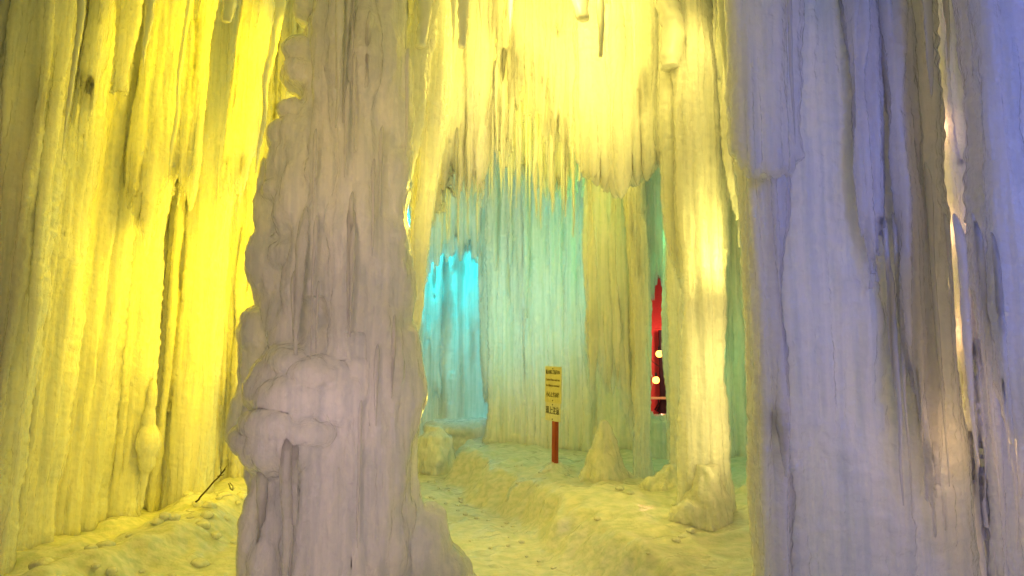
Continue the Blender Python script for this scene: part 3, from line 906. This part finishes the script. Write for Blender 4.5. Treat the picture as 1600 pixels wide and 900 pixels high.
def chunks():
    random.seed(77)
    k = 0
    spots = []
    for i in range(46):
        y = random.uniform(4.6, 7.8)
        lx = interp(LEFT, y)
        x = lx - random.uniform(-.08, .75)
        spots.append((x, y, random.uniform(.05, .16), 0))
    for i in range(26):
        y = random.uniform(4.6, 8.2)
        x = interp(BANK, y) + random.uniform(.25, 1.3)
        spots.append((x, y, random.uniform(.03, .08), 1))
    for i in range(60):
        y = random.uniform(4.3, 9.5)
        lo_, hi_ = interp(LEFT, y) + .2, interp(BANK, y)
        x = hi_ - abs(random.gauss(0, .16)) if random.random() < .6 else random.uniform(max(lo_, -1.0), hi_)
        spots.append((x, y, random.uniform(.02, .065), 2))
    for x, y, w_, side in spots:
        px = 800 + x / y * 1067 * 1.0
        k += 1
        lab = ['broken ice chunk on the yellow ridge along the left wall', 'small crumb of ice on the raised bank around the sign', 'small ice crumb lying on the trodden snow path'][side]
        grp = ['ice chunks on the left ridge', 'ice crumbs on the right bank', 'ice crumbs on the path'][side]
        c = chunk(800, 700, y, w_ / y * 1067, lab, grp, k)
        c.location.x = x; c.location.z = gz(x, y) + w_ * .08
chunks()


# ---- 7. beyond the slot: red stall, string of bulbs
def beyond():
    D = 15.0
    c = P(1031, 640, D)
    root = empty('red_tent', (c.x, D, 0), 'red canvas festival tent glimpsed through the narrow slot', 'tent')
    import bmesh
    me = box_mesh('canvas_wall', 2.6, 1.6, 2.3, .05); me.transform(Matrix.Translation((c.x, D + .8, 1.15)))
    link('canvas_wall', me, M_RED, root)
    bm = bmesh.new()
    vs = [bm.verts.new((c.x + x, D + y, z)) for x, y, z in [(-1.5, -.2, 2.25), (1.5, -.2, 2.25), (1.5, 1.8, 2.25), (-1.5, 1.8, 2.25), (0, .8, 3.6)]]
    bm.faces.new(vs[:4][::-1])
    for i in range(4): bm.faces.new((vs[i], vs[(i + 1) % 4], vs[4]))
    me = bpy.data.meshes.new('canopy'); bm.to_mesh(me); bm.free()
    link('canopy', me, M_RED, root)
    me = box_mesh('doorway', .32, .05, 1.3, .01); me.transform(Matrix.Translation((P(1037, 640, D).x + .1, D - .03, .75)))
    link('doorway', me, M_DARK, root)
    me = box_mesh('beam', .09, .09, 2.2, .008); me.transform(Matrix.Translation((P(1033, 640, D - .4).x + .03, D - .4, 1.1))); link('beam', me, M_DARK, root)
    me = box_mesh('rail', 2.4, .06, .05, .008); me.transform(Matrix.Translation((c.x, D - .5, P(1030, 622, D - .5).z))); link('rail', me, M_PANEL, root)
    s = Soup(); random.seed(8)
    for j in range(5):
        rod(s, P(1022 + j * 3, 640 + j * 2, D - .3), P(1036 - j * 2, 612 + 9 * j, D - .35), .02, .012, n=6, wob=.03)
    link('rope', s.mesh('rope'), M_DARK, root)
    lamp('tent_lamp', (c.x, D - 1.6, 2.2), (1, .36, .24), 90, .1)
    # string of bulbs
    D2 = 11.9
    a = P(980, 530, D2); b = P(1090, 600, D2)
    root = empty('bulb_string', P(1030, 560, D2), 'string of round warm lit bulbs seen through the slot', 'string lights')
    s = Soup()
    n = 16
    pts = [a.lerp(b, i / n) + Vector((0, 0, -.12 * math.sin(math.pi * i / n))) for i in range(n + 1)]
    for p, q in zip(pts, pts[1:]): rod(s, p, q, .006, .006, k=6, n=2, wob=0)
    link('cable', s.mesh('cable'), M_WIRE, root)
    for px, py, lit in [(1030, 553, 1), (1025, 594, 1)]:
        p = P(px, py, D2 - .03)
        s = Soup(); s.blob(tuple(p), .062, .062, .062, 16, 10)
        me = s.mesh('bulb'); smooth_shade(me)
        o = link('bulb', me, M_BULB, root, p)
        s = Soup(); rod(s, p + Vector((0, 0, .05)), p + Vector((0, 0, .13)), .022, .018, n=3, wob=0)
        link('socket', s.mesh('socket'), M_WIRE, o, p)
beyond()
